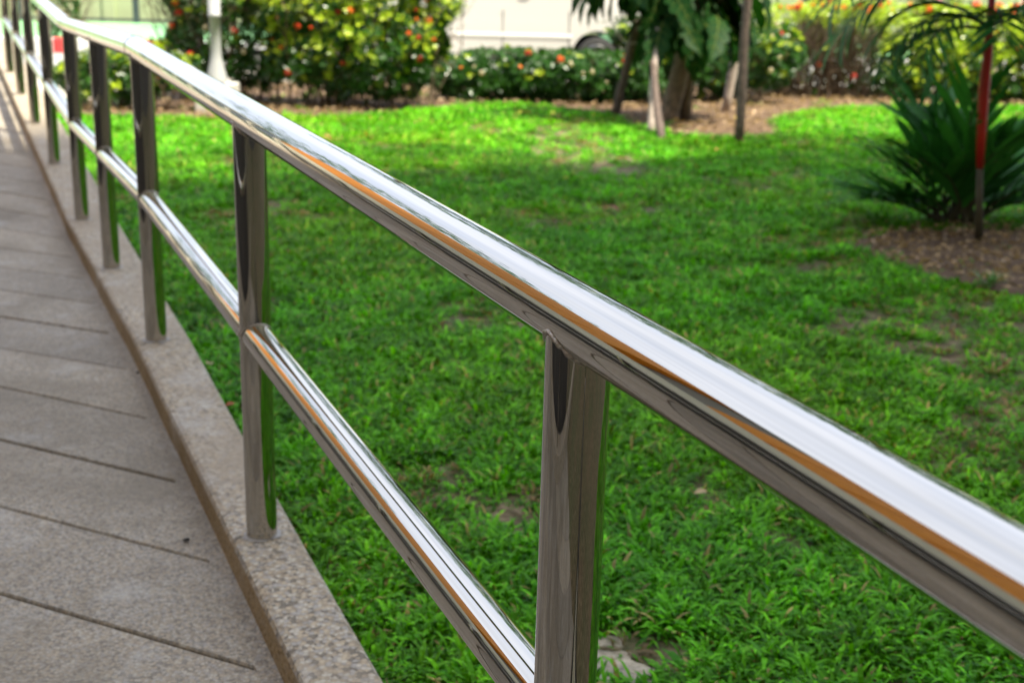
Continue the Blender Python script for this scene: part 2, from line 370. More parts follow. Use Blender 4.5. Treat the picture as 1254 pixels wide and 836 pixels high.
# ------------------------------------------------------------------ handrail
H, MID, RT, RP, RM = .85, .4245, .0325, .0312, .0298
POSTS = {i: -(3-i)*S1 if i < 3 else None for i in range(-1, 3)}
POSTS.update({3: 0, 4: S2, 5: 2*S2}); POSTS.update({i: 2*S2+S3*(i-5) for i in range(6, 10)})
root = empty('steel_handrail', W(0, 0)); tag(root, 'polished stainless steel handrail on round posts along the ramp curb', 'handrail')
AMAX = POSTS[9]+.6; AMIN = POSTS[-1]-.4
def railz(al, h): return zc(al)+h
bends = [(AMIN, railz(AMIN, H)), (.10, Z3+H), (2*S2+.10, Z3+H), (AMAX, railz(AMAX, H))]
def seg_axis(a, b): return W(a, 0), W(b, 0)
def rail_obj(name, a, za, b, zb, r, mb_extra=None, miter=(None, None), segn=40):
    """straight tube between two stations with mitred ends, its x axis along the tube"""
    pa = W(a, 0); pa.z = za; pb = W(b, 0); pb.z = zb; d = pb-pa; L = d.length; t = d.normalized()
    o = bpy.data.objects.new(name, None); yv = Vector((0, 0, 1)).cross(t).normalized(); zv = t.cross(yv)
    Mx = Matrix((t, yv, zv)).transposed().to_4x4(); Mx.translation = pa-root.location
    vs = []
    for e, x in ((0, 0), (1, L)):
        m = miter[e]
        for j in range(segn):
            an = 2*math.pi*j/segn; y, z = r*math.cos(an), r*math.sin(an); xx = x+(z*m if m else 0); vs.append((xx, y, z))
    mb = MB().add(vs, [(j, (j+1) % segn, (j+1) % segn+segn, j+segn) for j in range(segn)]); me = mb.mesh(name, M_STEEL, True)
    o = bpy.data.objects.new(name, me); link(o, root); o.matrix_local = Mx; return o
an0 = math.atan(G1); an1 = 0; an2 = math.atan(G2)
rail_obj('top_rail', AMIN, zc(AMIN)+H, .10, Z3+H, RT, miter=(None, math.tan((an0)/2)))
rail_obj('top_rail', .10, Z3+H, 2*S2+.10, Z3+H, RT, miter=(math.tan(an0/2)*1, math.tan(-an2/2)))
rail_obj('top_rail', 2*S2+.10, Z3+H, AMAX, zc(AMAX)+H, RT, miter=(math.tan(-an2/2), None))
def bead(curve, r, closed=True, parent=root, seed=0):
    mb = MB(); pts = [rel(p, root) for p in curve]; n = len(pts)
    vs = []; fs = []
    for i, p in enumerate(pts):
        t = (pts[(i+1) % n]-pts[i-1]).normalized(); a = Vector((0, 0, 1)) if abs(t.z) < .8 else Vector((1, 0, 0)); a = (a-a.dot(t)*t).normalized(); b = t.cross(a)
        rr = r*(1+.35*math.sin(i*1.7+seed)*math.sin(i*.31)+.3*noise.noise(p*300))
        for j in range(6): q = 2*math.pi*j/6; vs.append(p+(a*math.cos(q)+b*math.sin(q))*rr)
    for i in range(n):
        for j in range(6): i2 = (i+1) % n; fs.append((i*6+j, i*6+(j+1) % 6, i2*6+(j+1) % 6, i2*6+j))
    return mb.add(vs, fs).build('weld_bead', M_WELD, parent, True)
for e in (.10, 2*S2+.10):   # butt welds of the bends
    bead([W(e, RT*math.cos(q))+Vector((0, 0, H+RT*math.sin(q)+(Z3-zc(e)))) for q in [2*math.pi*i/48 for i in range(48)]], .0012)
order = sorted(POSTS.items(), key=lambda x: x[1])
def top_z(al):
    for (a, za), (b, zb) in zip(bends, bends[1:]):
        if a <= al <= b: return za+(zb-za)*(al-a)/(b-a)
    return zc(al)+H
for i, al in order:
    p = W(al, 0); L = top_z(al)-p.z
    vs = []; sg = 40
    for z in (-.005, L): 
        for j in range(sg): q = 2*math.pi*j/sg; vs.append((RP*math.cos(q), RP*math.sin(q), z))
    o = MB().add(vs, [(j, (j+1) % sg, (j+1) % sg+sg, j+sg) for j in range(sg)]).build('post', M_POST, root, True); o.location = p-root.location
    # weld under the top rail
    cv = []
    for k in range(72):
        q = 2*math.pi*k/72; a, c = RP*math.cos(q), RP*math.sin(q); z = top_z(al+a)-math.sqrt(max(0, RT*RT-c*c)); pp = W(al, 0)+UA*a+NA*c; pp.z = z; cv.append(pp)
    bead(cv, .0028, seed=i)
    # mortar collar on the curb
    vs = [(0, 0, .003)]; n = 40
    for k in range(n):
        q = 2*math.pi*k/n; r = .041+.009*noise.noise(Vector((math.cos(q)*2, math.sin(q)*2, al)))+.004*noise.noise(Vector((math.cos(q)*9, math.sin(q)*9, al))); vs.append((r*math.cos(q), r*math.sin(q)*.95, .0))
    mo = MB().add(vs, [(0, 1+k, 1+(k+1) % n) for k in range(n)]).build('mortar_collar', M_MORTAR, bpy.data.objects['curb']); mo.location = W(al, 0, .0006)-bpy.data.objects['curb'].location
for (i, a), (j, b) in zip(order, order[1:]):
    za, zb = zc(a)+MID, zc(b)+MID
    rail_obj('mid_rail', a+.01, za+(zb-za)*.01/(b-a), b-.01, zb-(zb-za)*.01/(b-a), RM)
    for al, sgn, z0 in ((a, 1, za), (b, -1, zb)):
        cv = []
        for k in range(60):
            q = 2*math.pi*k/60; c, z = RM*math.cos(q), RM*math.sin(q); d = sgn*math.sqrt(max(0, RP*RP-c*c)); pp = W(al, 0)+UA*d+NA*c; pp.z = z0+z+(zb-za)/(b-a)*d; cv.append(pp)
        bead(cv, .0021, seed=k+i)

# the twin rail on the other side of the ramp stands in the mirror of this one
r2 = root.copy(); COL.objects.link(r2); off = NA*-2.02; r2.location = root.location+off
tag(r2, 'second steel handrail along the building side of the ramp', 'handrail')
for ch in list(root.children):
    if ch.name.startswith('weld'): continue
    c = ch.copy(); COL.objects.link(c); c.parent = r2
mb = MB(); vs = []; cu = bpy.data.objects['curb']
for al in fine:
    for ac, z in ((-2.12, -.05), (-2.12, 0), (-2.09, .004), (-1.97, .004), (-1.96, 0), (-1.96, RAMPDZ-.03)):
        p = W(al, ac, z)
        if z == -.05: p.z = -.05
        vs.append(p-cu.location)
mb.add(vs, [(i*6+j, i*6+j+1, (i+1)*6+j+1, (i+1)*6+j) for i in range(len(fine)-1) for j in range(5)]); mb.build('curb_beam', M_CURB, cu)

# ------------------------------------------------------------------ grass
GP = []
def blade(mb, base, az, L, wd, lift, col):
    d = Vector((math.cos(az), math.sin(az), 0)); s = Vector((-d.y, d.x, 0)); p = Vector(base); e = lift; pts = []
    for k in range(4):
        pts.append(p.copy()); p = p+(d*math.cos(e)+Vector((0, 0, 1))*math.sin(e))*L/3; e -= random.uniform(.25, .6)
    wv = (.55, 1, .75, 0); vs = []; cs = []
    for k in range(4):
        if k < 3: vs += [pts[k]-s*wd*wv[k]/2+Vector((0, 0, wd*.15)), pts[k]+s*wd*wv[k]/2+Vector((0, 0, wd*.15))]
        else: vs.append(pts[3])
    mb.add(vs, [(0, 1, 3, 2), (2, 3, 5, 4), (4, 5, 6)], 0, col)
gcol = bpy.data.collections.new('grass_tufts')
for v in range(6):
    mb = MB(); nb = 34 if v < 4 else 30
    for k in range(nb):
        r = .055*math.sqrt(random.random()); a = random.uniform(0, 6.28)
        t = random.random(); c = (.03+.11*t, .17+.33*t, .003+.006*t)
        if random.random() < .03: c = (.3, .26, .09)
        elif random.random() < .02: c = (.2, .12, .05)
        if v >= 5 and random.random() < .5: c = (.24, .18, .08)
        blade(mb, (r*math.cos(a), r*math.sin(a), random.uniform(0, .012)), a+random.uniform(-1, 1), random.uniform(.026, .06), random.uniform(.006, .0115), random.uniform(.25, 1.25), c)
    o = bpy.data.objects.new('grass_tuft', mb.mesh('grass_tuft', M_GRASS)); gcol.objects.link(o)
pts = []; rots = []; scl = []; tint = []; idx = []
def patchy(x, y): return noise.noise(Vector((x*.9, y*.9, 5)))+.6*noise.noise(Vector((x*2.6, y*2.6, 9)))
BARE = [camray(540, 608, 0), camray(860, 605, 0), camray(700, 185, 0), camray(640, 630, 0), camray(330, 255, 0), camray(970, 665, 0), camray(740, 205, 0), camray(600, 160, 0), camray(680, 650, 0)]
BR = [.16, .08, .4, .12, .2, .08, .5, .3, .08]
def scatter(y0, y1, dens, sc0):
    x0 = lambda y: -1.2-.46*y; x1 = lambda y: 1.6+.5*y
    n = int((y1-y0)*(x1(y1)-x0(y1))*dens)
    for k in range(n):
        y = random.uniform(y0, y1); x = random.uniform(x0(y1), x1(y1))
        if x < x0(y) or x > x1(y): continue
        al, ac = loc2((x, y))
        if ac < OUTER(al)+.02: continue
        if x < -4.85 and y > 10.4: continue
        inb = inpoly(x, y, BED) or inpoly(x, y, PB)
        if inb and random.random() > .015: continue
        pn = patchy(x, y); keep = 1 if pn > -.3 else .45
        for b, r in zip(BARE, BR):
            if (x-b.x)**2+((y-b.y)*.6)**2 < r*r*(1+.5*noise.noise(Vector((x*6, y*6, 2)))): keep = min(keep, .32)
        if (x-.23)**2+(y-2.22)**2 < .018 : keep = 0.05
        if random.random() > keep: continue
        pts.append((x, y, height(x, y))); rots.append((random.gauss(0, .12), random.gauss(0, .12), random.uniform(0, 6.28)))
        s = sc0*random.uniform(.75, 1.25)*(1 if keep > .5 else .75); scl.append(s)
        h = .5+.5*noise.noise(Vector((x*1.4, y*1.4, 1))); r_ = random.uniform(.8, 1.2)
        dry = max(0, noise.noise(Vector((x*.55, y*.9, 21)))+.15); r_ *= (.6, .95, 1.4)[random.randrange(3)]
        tint.append((r_*(.75+.7*h+.5*dry), r_*(.85+.28*h), r_*(.9+.1*h), 1)); idx.append(5 if keep < .5 and random.random() < .3 else random.randrange(0, 5))
scatter(1.2, 4.2, 820, .9); scatter(4.2, 7.5, 560, 1.0); scatter(7.5, 11, 260, 1.15); scatter(11, 17, 170, 1.35)
me = bpy.data.meshes.new('grass'); me.from_pydata(pts, [], [])
for nm, ty, data in (('rot', 'FLOAT_VECTOR', np.array(rots)), ('scl', 'FLOAT', np.array(scl)), ('tint', 'FLOAT_COLOR', np.array(tint)), ('idx', 'INT', np.array(idx))):
    a = me.attributes.new(nm, ty, 'POINT'); a.data.foreach_set({'FLOAT_VECTOR': 'vector', 'FLOAT': 'value', 'FLOAT_COLOR': 'color', 'INT': 'value'}[ty], data.ravel())
go = bpy.data.objects.new('grass', me); link(go); tag(go, 'short broad-bladed green grass covering the lawn', 'grass', kind='stuff')
ng = bpy.data.node_groups.new('grass_scatter', 'GeometryNodeTree')
ng.interface.new_socket('Geometry', in_out='INPUT', socket_type='NodeSocketGeometry'); ng.interface.new_socket('Geometry', in_out='OUTPUT', socket_type='NodeSocketGeometry')
gi = ng.nodes.new('NodeGroupInput'); gout = ng.nodes.new('NodeGroupOutput'); iop = ng.nodes.new('GeometryNodeInstanceOnPoints'); ci = ng.nodes.new('GeometryNodeCollectionInfo')
ci.inputs['Collection'].default_value = gcol; ci.inputs['Separate Children'].default_value = True; ci.inputs['Reset Children'].default_value = True
def na(nm, ty):
    n = ng.nodes.new('GeometryNodeInputNamedAttribute'); n.data_type = ty; n.inputs['Name'].default_value = nm; return n.outputs['Attribute']
iop.inputs['Pick Instance'].default_value = True
L = ng.links.new; L(gi.outputs[0], iop.inputs['Points']); L(ci.outputs[0], iop.inputs['Instance']); L(na('idx', 'INT'), iop.inputs['Instance Index'])
e2r = ng.nodes.new('FunctionNodeEulerToRotation'); L(na('rot', 'FLOAT_VECTOR'), e2r.inputs[0]); L(e2r.outputs[0], iop.inputs['Rotation']); L(na('scl', 'FLOAT'), iop.inputs['Scale']); L(iop.outputs[0], gout.inputs[0])
md = go.modifiers.new('scatter', 'NODES'); md.node_group = ng

# ------------------------------------------------------------------ leaf litter on the beds (too many to count)
def litter(name, label, poly, n, size, seed):
    rr = random.Random(seed); mb = MB(); xs = [p[0] for p in poly]; ys = [p[1] for p in poly]; c = 0
    while c < n:
        x = rr.uniform(min(xs), max(xs)); y = rr.uniform(min(ys), max(ys))
        if not inpoly(x, y, poly): continue
        c += 1; L_ = rr.uniform(.5, 1.2)*size; wd = L_*rr.uniform(.25, .5); a = rr.uniform(0, 6.28); d = Vector((math.cos(a), math.sin(a), rr.uniform(-.3, .3))); s = Vector((-d.y, d.x, rr.uniform(-.4, .4)))
        p = Vector((x, y, .035+rr.random()*.03)); t = rr.random(); col = (.16+.34*t, .10+.25*t, .05+.15*t)
        mb.add([p-d*L_/2, p+s*wd/2+Vector((0, 0, .012)), p+d*L_/2, p-s*wd/2+Vector((0, 0, .008))], [(0, 1, 2), (0, 2, 3)], 0, col)
    tag(mb.build(name, M_DRY), label, 'leaf litter', kind='stuff')
litter('leaf_litter', 'dry tan leaf litter under the shrubs and hedge', BED, 7000, .075, 3)
litter('bark_litter', 'dark brown bark and dead leaves around the palm', [(p[0], p[1]) for p in PB], 1500, .05, 4)

# ------------------------------------------------------------------ shrubs
def flower_mesh(cols, seed, n=46, r=.045):
    rr = random.Random(seed); mb = MB()
    for k in range(n):
        z = rr.uniform(-.25, 1); a = rr.uniform(0, 6.28); q = math.sqrt(1-z*z); d = Vector((q*math.cos(a), q*math.sin(a), z)); p = d*r*rr.uniform(.75, 1.05)
        s = d.orthogonal().normalized(); s.rotate(Matrix.Rotation(rr.uniform(0, 3), 3, d)); t = d.cross(s); wv = r*.32; c = rr.choice(cols)
        mb.add([p-s*wv, p-t*wv*.5, p+s*wv, p+t*wv*.5], [(0, 1, 2, 3)], 0, c); mb.add([p-t*wv, p-s*wv*.5+d*.003, p+t*wv, p+s*wv*.5+d*.003], [(0, 1, 2, 3)], 0, c)
    return mb.mesh('flower_head', M_FLOWER)
F_OR = [flower_mesh([(.9, .13, .02), (.95, .2, .02), (.8, .06, .02)], s) for s in (1, 2)]
F_YO = [flower_mesh([(.95, .35, .04), (.9, .25, .03)], s) for s in (3,)]
F_RD = [flower_mesh([(.7, .03, .03), (.8, .05, .04)], s) for s in (4,)]
F_WH = [flower_mesh([(.8, .74, .66), (.75, .62, .5)], s, 30, .04) for s in (5,)]
F_PK = [flower_mesh([(.85, .3, .5), (.8, .45, .6)], s) for s in (6,)]
def shrub(name, label, cat, c, half, hgt, nclus, young, flowers, seed, group=None, focus=None, power=3.0, z0=.12, twigs=30, leafL=.075, gap=None, topy=.5, bump_amp=.22, rz=0):
    """clusters of leaves fill the outer shell of a bumpy rounded block; twigs fork inside it"""
    rr = random.Random(seed); root = empty(name, (c[0], c[1], 0), rz); tag(root, label, cat, group)
    mb = MB(); tips = []
    def shell(dx, dy, dz):   # unit direction -> point
        k = (abs(dx)**power+abs(dy)**power+abs(dz)**power)**(-1/power)
        d = Vector((dx, dy, dz))*k; b = 1+bump_amp*noise.noise(Vector((d.x*half[0]*1.6+seed, d.y*half[1]*1.6, d.z*hgt*1.4)))+.1*noise.noise(Vector((d.x*half[0]*5, d.y*half[1]*5+seed, d.z*hgt*4)))
        return Vector((d.x*half[0]*b, d.y*half[1]*b, z0+(hgt-z0)*(.5+.5*d.z*b)))
    for k in range(nclus):
        while True:
            v = Vector((rr.gauss(0, 1), rr.gauss(0, 1), rr.gauss(0, 1)))
            if v.length > .1: break
        v.normalize(); sx, sy, sz = half[0], half[1], hgt/2
        v = Vector((v.x*(sy*sz)**-.0, v.y, v.z)); 
        # bias direction so big faces get more
        if rr.random() < .5 and half[0] > half[1]*1.3: 
            X = rr.uniform(-.95, .95); 
            an = rr.uniform(0, 6.283); yz = Vector((0, math.cos(an), math.sin(an))); k_ = (abs(yz.y)**power+abs(yz.z)**power)**(-1/power); yz *= k_*(1-abs(X)**power)**(1/power)
            v = Vector((X, yz.y, yz.z))
        P = shell(v.x, v.y, v.z); depth = rr.random()**2.2*.45
        core = Vector((P.x*.85, 0, z0+(hgt-z0)*.5)); p = P.lerp(core, depth)
        if p.z < z0*.6: continue
        if depth < .2 and noise.noise(p*3.6+Vector((c[0]+seed, c[1], 0))) < -.08 and rr.random() < .85: continue
        if gap and gap(p, rr): continue
        hz = (p.z-z0)/(hgt-z0); young_p = young*(max(0, (hz-topy+.5))**1.5)
        nrm = (P-core).normalized(); up = (nrm+Vector((0, 0, .8))+Vector((rr.gauss(0, .3), rr.gauss(0, .3), rr.gauss(0, .3)))).normalized()
        s = up.orthogonal().normalized(); nl = rr.randint(5, 7); yg = rr.random() < young_p
        s.rotate(Matrix.Rotation(rr.uniform(0, 6.3), 3, up))
        for j in range(nl):
            d = s.copy(); d.rotate(Matrix.Rotation(j*2*math.pi/nl+rr.uniform(-.3, .3), 3, up)); d = (d+up*rr.uniform(.1, .9)).normalized()
            L_ = leafL*rr.uniform(.7, 1.2); wd = L_*.42; t_ = up.cross(d).normalized(); q = up*L_*.1; t = rr.random()
            if yg: col = (.27+.25*t, .43+.18*t, .015+.02*t)
            else: col = (.014+.028*t, .055+.08*t, .006+.007*t)
            mb.add([p, p+d*L_*.5+t_*wd/2+q, p+d*L_, p+d*L_*.5-t_*wd/2+q], [(0, 1, 2), (0, 2, 3)], 0, col)
    fo = mb.build('foliage', M_LEAF, root); tag(fo, kind='stuff')
    if twigs:
        tb = MB()
        for k in range(twigs):
            a = rr.uniform(-.9, .9)*half[0]; b = rr.uniform(-.6, .6)*half[1]
            if focus and rr.random() < .55: a = rr.uniform(*focus); b = -half[1]*rr.uniform(.3, .95)
            p = Vector((a*.85, b*.8, 0)); pts = [p.copy()]; d = Vector((rr.gauss(0, .25), rr.gauss(0, .25), 1)).normalized()
            n = 5; st = hgt*rr.uniform(.7, .95)/n
            for i in range(n): p = p+d*st; pts.append(p.copy()); d = (d+Vector((rr.gauss(0, .2), rr.gauss(0, .2), .1))).normalized()
            r = rr.uniform(.006, .014); tb.tube(pts, [r*(1-.13*i) for i in range(n+1)], 5)
            for i in (2, 3, 4):
                q = pts[i]; e = (d+Vector((rr.gauss(0, .8), rr.gauss(0, .8), .2))).normalized(); tb.tube([q, q+e*st*.8, q+e*st*1.4+Vector((0, 0, st*.5))], [r*.55, r*.4, r*.2], 4)
        tg = tb.build('branches', M_TWIG, root); tag(tg, kind='stuff')
    for (mesh_list, n, zlo, zhi) in flowers:
        for k in range(n):
            x = rr.uniform(-.95, .95); an = rr.uniform(-math.pi*.98, -.02) if rr.random() < .78 else rr.uniform(0, math.pi)
            zz = rr.uniform(zlo, zhi)*2-1; v = Vector((x, -rr.uniform(.3, 1) if rr.random() < .85 else rr.uniform(0, 1), zz)); P = shell(v.x, v.y, v.z)
            o = bpy.data.objects.new('flower_head', rr.choice(mesh_list)); link(o, root); nv = Vector((P.x*.3, P.y, .4)).normalized(); o.location = P+nv*.03; o.rotation_euler = nv.to_track_quat('Z', 'Y').to_euler(); s = rr.uniform(.45, 1.0); o.scale = (s, s, s)
    return root
shrub('flowering_shrub', 'tall dark shrub with orange-red flowers behind the white lamp post', 'shrub', (-3.35, 14.75), (.72, .6), 1.95, 3000, .25, [(F_OR, 12, .3, .9), (F_RD, 10, .2, .8), (F_WH, 8, .1, .6)], 21, 'flowering shrubs behind the lawn', power=2.4, bump_amp=.4, twigs=60, z0=.1)
shrub('flowering_shrub', 'rounded bright green shrub with orange flowers left of the white van', 'shrub', (-1.78, 14.35), (1.06, .72), 1.75, 5200, 1.0, [(F_OR, 24, .35, .98), (F_YO, 12, .5, .98), (F_RD, 8, .2, .7)], 22, 'flowering shrubs behind the lawn', power=2.3, bump_amp=.3, twigs=60, z0=.14, topy=.45)
shrub('low_shrub', 'low green shrub seen between the posts, left of the lamp foot', 'shrub', (-4.15, 13.45), (.68, .42), .66, 1300, .5, [(F_OR, 4, .4, .9)], 23, 'flowering shrubs behind the lawn', power=2.2, z0=.08, twigs=14, bump_amp=.45)
shrub('low_hedge', 'low dark green hedge in front of the white van', 'hedge', (.3, 15.8), (1.35, .5), .6, 4200, .04, [(F_WH, 10, .1, .7), (F_RD, 3, .6, .95), (F_YO, 2, .5, .9), (F_OR, 2, .8, .95)], 24, 'flowering shrubs behind the lawn', power=3, z0=.03, twigs=30, bump_amp=.25)
shrub('flowering_shrub', 'dark shrub with red and white flowers behind the tree stakes', 'shrub', (2.35, 16.5), (1.15, .55), 1.15, 3600, .2, [(F_RD, 10, .3, .9), (F_OR, 10, .4, .95), (F_WH, 22, .2, .9)], 25, 'flowering shrubs behind the lawn', power=2.6, z0=.06, twigs=50, bump_amp=.35)
def gapf(p, rr):
    gx = p.x+2.45; return (abs(gx) < .68+.2*noise.noise(Vector((p.z*4, 0, 3))) and p.z < 1.02+.1*noise.noise(Vector((p.x*5, 0, 0))) and p.y < .1 and rr.random() < .96) or (p.x < -2.9 and p.z < .7 and rr.random() < .3)
shrub('clipped_hedge', 'long clipped hedge with yellow-green top and bare twiggy patch', 'hedge', (6.65, 17.85), (3.5, .62), 1.27, 11000, 1.2, [(F_OR, 60, .88, 1.0), (F_YO, 30, .9, 1.0), (F_RD, 14, .3, .8), (F_OR, 12, .3, .8), (F_WH, 16, .3, .7)], 26, 'flowering shrubs behind the lawn', power=6, z0=.06, twigs=330, bump_amp=.1, topy=.35, gap=gapf, focus=(-3.7, -2.1))
shrub('garden_shrub', 'pink flowered shrub standing beyond the clipped hedge', 'shrub', (6.9, 21.0), (.5, .5), 1.75, 500, .4, [(F_PK, 26, .5, 1)], 27, power=2.2)
shrub('garden_shrub', 'white flowered shrub behind the upper bend of the handrail', 'shrub', (-9.0, 24.95), (.45, .4), 1.8, 500, .2, [(F_WH, 60, .3, 1)], 28, power=2.2)

# ------------------------------------------------------------------ tree with lobed leaves and stakes
def lobed_leaf(seed):
    rr = random.Random(seed); mb = MB(); n = 26; vs = []; L_ = 1.0; cs = []
    for i in range(n+1):
        t = i/n; env = math.sin(math.pi*min(1, t*.93+.05))**.7*.30*(1-.3*t); lob = (.62+.38*abs(math.sin(math.pi*t*4.5))) if .08 < t < .92 else .6
        wd = env*lob if t < 1 else 0; z = -.75*t*t; x = t*L_
        sweep = .10*lob
        vs += [(x+sweep*(.8 if t < .95 else 0), wd, z+.10*wd-.25*wd*wd), (x, 0, z), (x+sweep*(.8 if t < .95 else 0), -wd, z+.10*wd-.25*wd*wd)]
    fs = []
    for i in range(n): a = i*3; fs += [(a, a+3, a+4, a+1), (a+1, a+4, a+5, a+2)]
    mb.add(vs, fs, 0, (.009, .045, .006))
    rib = [( t, 0, -.75*t*t+.008) for t in [k/8 for k in range(9)]]; mb.tube([(-.35, 0, .12)]+rib, [.014, .012]+[.011*(1-.11*k) for k in range(8)], 4, 0, True, (.16, .2, .04))
    for k in range(5):
        t = .14+k*.155; z = -.75*t*t
        for s in (-1, 1): wv = .28*(1-.3*t)*.8; mb.tube([(t, 0, z+.006), (t+.1, s*wv*.5, z+.012-.02), (t+.17, s*wv*.95, z-.01-.05)], [.006, .004, .002], 3, 0, False, (.14, .19, .035))
    return mb.mesh('leaf', M_BIG, True)
LLM = [lobed_leaf(s) for s in (1, 2)]
tp = Vector((1.68, 13.5, 0)); root = empty('young_tree', tp); tag(root, 'young tree with large dark lobed leaves and a leaning pale trunk', 'tree')
trunk = MB().tube([(-.08, 0, -.02), (-.05, 0, .12), (.02, 0, .5), (.10, .02, .85), (.16, .02, 1.4), (.18, 0, 2.1)], [.16, .115, .1, .095, .08, .05], 14, wob=.25).build('trunk', M_BARK, root, True)
MB().tube([(.12, .1, -.02), (.13, .08, .4), (.2, .05, .8), (.25, .02, 1.3)], [.07, .055, .05, .04], 10, wob=.25).build('trunk', M_BARK, root, True)
rr = random.Random(5)
for k in range(280):
    az = rr.uniform(0, 6.28); h = rr.uniform(1.0, 2.6) if k > 60 else rr.uniform(1.08, 1.4); rad = rr.uniform(.15, .75)
    o = bpy.data.objects.new('leaf', LLM[k % 2]); link(o, root); s = rr.uniform(.36, .56)
    o.location = (-.06+rad*math.cos(az)*1.15, rad*math.sin(az), h); o.rotation_euler = (rr.gauss(0, .35), rr.uniform(.1, .85), az+rr.gauss(0, .35)); o.scale = (s, s, s)
    if o.location.x < -.25 and o.location.z < 1.5: o.location.z += .42
for k in range(10):
    az = k*.63; o = MB().tube([(.17, 0, 1.1+.1*k), (.17+.35*math.cos(az), .35*math.sin(az), 1.35+.1*k), (.17+.7*math.cos(az), .7*math.sin(az), 1.45+.1*k)], [.03, .022, .012], 6).build('branch', M_BARK, root, True)
def stake(a, b, r, m, label, seed):
    base = Vector((a[0], a[1], 0)); r_ = empty('wooden_stake', base); tag(r_, label, 'stake', 'wooden stakes around the young tree')
    b = Vector(b)-base; a0 = Vector((0, 0, -.03)); pts = [a0.lerp(b, k/7)+Vector((noise.noise(Vector((k*.9, seed, 0))), noise.noise(Vector((k*.9, seed, 4))), 0))*.018 for k in range(8)]
    MB().tube(pts, [r*(1-.03*k) for k in range(8)], 9, wob=.25).build('pole', m, r_, True)
    MB().tube([b+Vector((-r*1.2, 0, -.25)), b+Vector((0, -r*1.3, -.24)), b+Vector((r*1.2, 0, -.25)), b+Vector((0, r*1.3, -.26)), b+Vector((-r*1.2, 0, -.25))], .008, 5).build('rope_tie', M_STAKEP, r_)
stake(camray(752, 143, 0), (1.27, 13.9, 1.05), .055, M_STAKE, 'grey wooden stake left of the young tree trunk', 1)
stake(camray(797, 166, 0), (1.36, 12.75, .98), .042, M_STAKEP, 'pale peeling wooden stake with pinkish top, in front of the trunk', 2)
stake(camray(811, 174, 0), (1.3, 12.9, .9), .04, M_STAKE, 'brown stake leaning left against the pale peeling stake', 3)
stake(camray(887, 140, 0), (2.62, 14.7, 1.7), .055, M_STAKEP, 'pale crooked stake right of the tree, behind the dark straight stake', 4)
stake(camray(905, 178, 0), (2.02, 11.6, 1.75), .045, M_STAKE, 'dark straight wooden stake nearest the lawn', 5)

# ------------------------------------------------------------------ palm
def leaflet(seed, c):
    mb = MB(); n = 7; vs = []
    for i in range(n+1):
        t = i/n; wd = .055*math.sin(math.pi*(t*.86+.12))**.8 if i < n else 0; z = -.22*t*t
        vs += [(t, wd, z+wd*.35), (t, 0, z), (t, -wd, z+wd*.35)]
    fs = []
    for i in range(n): a = i*3; fs += [(a, a+3, a+4, a+1), (a+1, a+4, a+5, a+2)]
    return mb.add(vs, fs, 0, c).mesh('leaflet', M_PALM, True)
LFM = [leaflet(1, (.018, .10, .016)), leaflet(2, (.035, .17, .025)), leaflet(3, (.03, .12, .02))]
def frond(root, base, az, el, L_, npair, ll, droop, seed, kinds=(0, 1), spread=.9, start=.3, stemmat=None, wide=1.0, vee=.5):
    rr = random.Random(seed); d = Vector((math.cos(az)*math.cos(el), math.sin(az)*math.cos(el), math.sin(el))); p = Vector(base); pts = [p.copy()]; n = 12
    dirs = []
    for i in range(n):
        d = (d+Vector((0, 0, -droop/n*(.4+1.2*i/n)))).normalized(); p = p+d*L_/n; pts.append(p.copy()); dirs.append(d.copy())
    fr = MB().tube([q-Vector(base) for q in pts], [.011*(1-.06*i) for i in range(n+1)], 5).build('frond', stemmat or M_STEM, root, True); fr.location = base
    for k in range(npair):
        t = start+(1-start)*k/(npair-1); i = min(n-1, int(t*n)); f = t*n-i; q = pts[i].lerp(pts[i+1], f) if i < n else pts[-1]; dd = dirs[i]
        side = dd.cross(Vector((0, 0, 1))).normalized(); up = side.cross(dd).normalized()
        for s in (-1, 1):
            lv = (dd*(1-spread*.6*(1-.5*t))+side*s*spread+up*vee*.6+Vector((rr.gauss(0, .1), rr.gauss(0, .1), rr.gauss(0, .1)))).normalized()
            yv = up.cross(lv).normalized(); zv = lv.cross(yv).normalized(); o = bpy.data.objects.new('leaflet', LFM[rr.choice(kinds)]); link(o, fr)
            s_ = ll*rr.uniform(.8, 1.1)*(1-.35*abs(t-.55)); Mx = Matrix((lv*s_, yv*s_*wide, zv*s_)).transposed().to_4x4(); Mx.translation = q-Vector(base); o.matrix_local = Mx
pp = camray(1168, 278, 0)
root = empty('palm_clump', pp); tag(root, 'dark green clump of strap-leaved young palms at the foot of the red stem', 'palm')
rr = random.Random(9)
for k in range(20):
    az = k*2.4+rr.uniform(-.3, .3); el = rr.uniform(1.0, 1.45) if k % 4 else rr.uniform(.45, .8)
    b = (rr.uniform(-.14, .16), rr.uniform(-.12, .12), .02); L_ = rr.uniform(.46, .74)
    frond(root, b, az, el, L_, 7, rr.uniform(.36, .5), rr.uniform(.3, .9), k+50, (0, 1, 1), .55, .3, wide=1.15)
for k, (az, el, L_) in enumerate([(3.3, .5, .5), (3.0, .85, .6), (3.6, .9, .62), (2.7, .45, .45), (.2, .5, .5), (-.3, .8, .5)]):
    frond(root, (rr.uniform(-.1, .1), -.05, .03), az, el, L_, 6, .42, .6, k+90, (0, 1, 1), .55, .3, wide=1.15)
for k in range(7): MB().tube([(rr.uniform(-.15, .2), rr.uniform(-.12, .12), -.01), (rr.uniform(-.16, .2), rr.uniform(-.1, .1), .42)], [.022, .014], 7).build('stem', M_STEM, root, True)
sp_ = camray(1199, 303, 0)
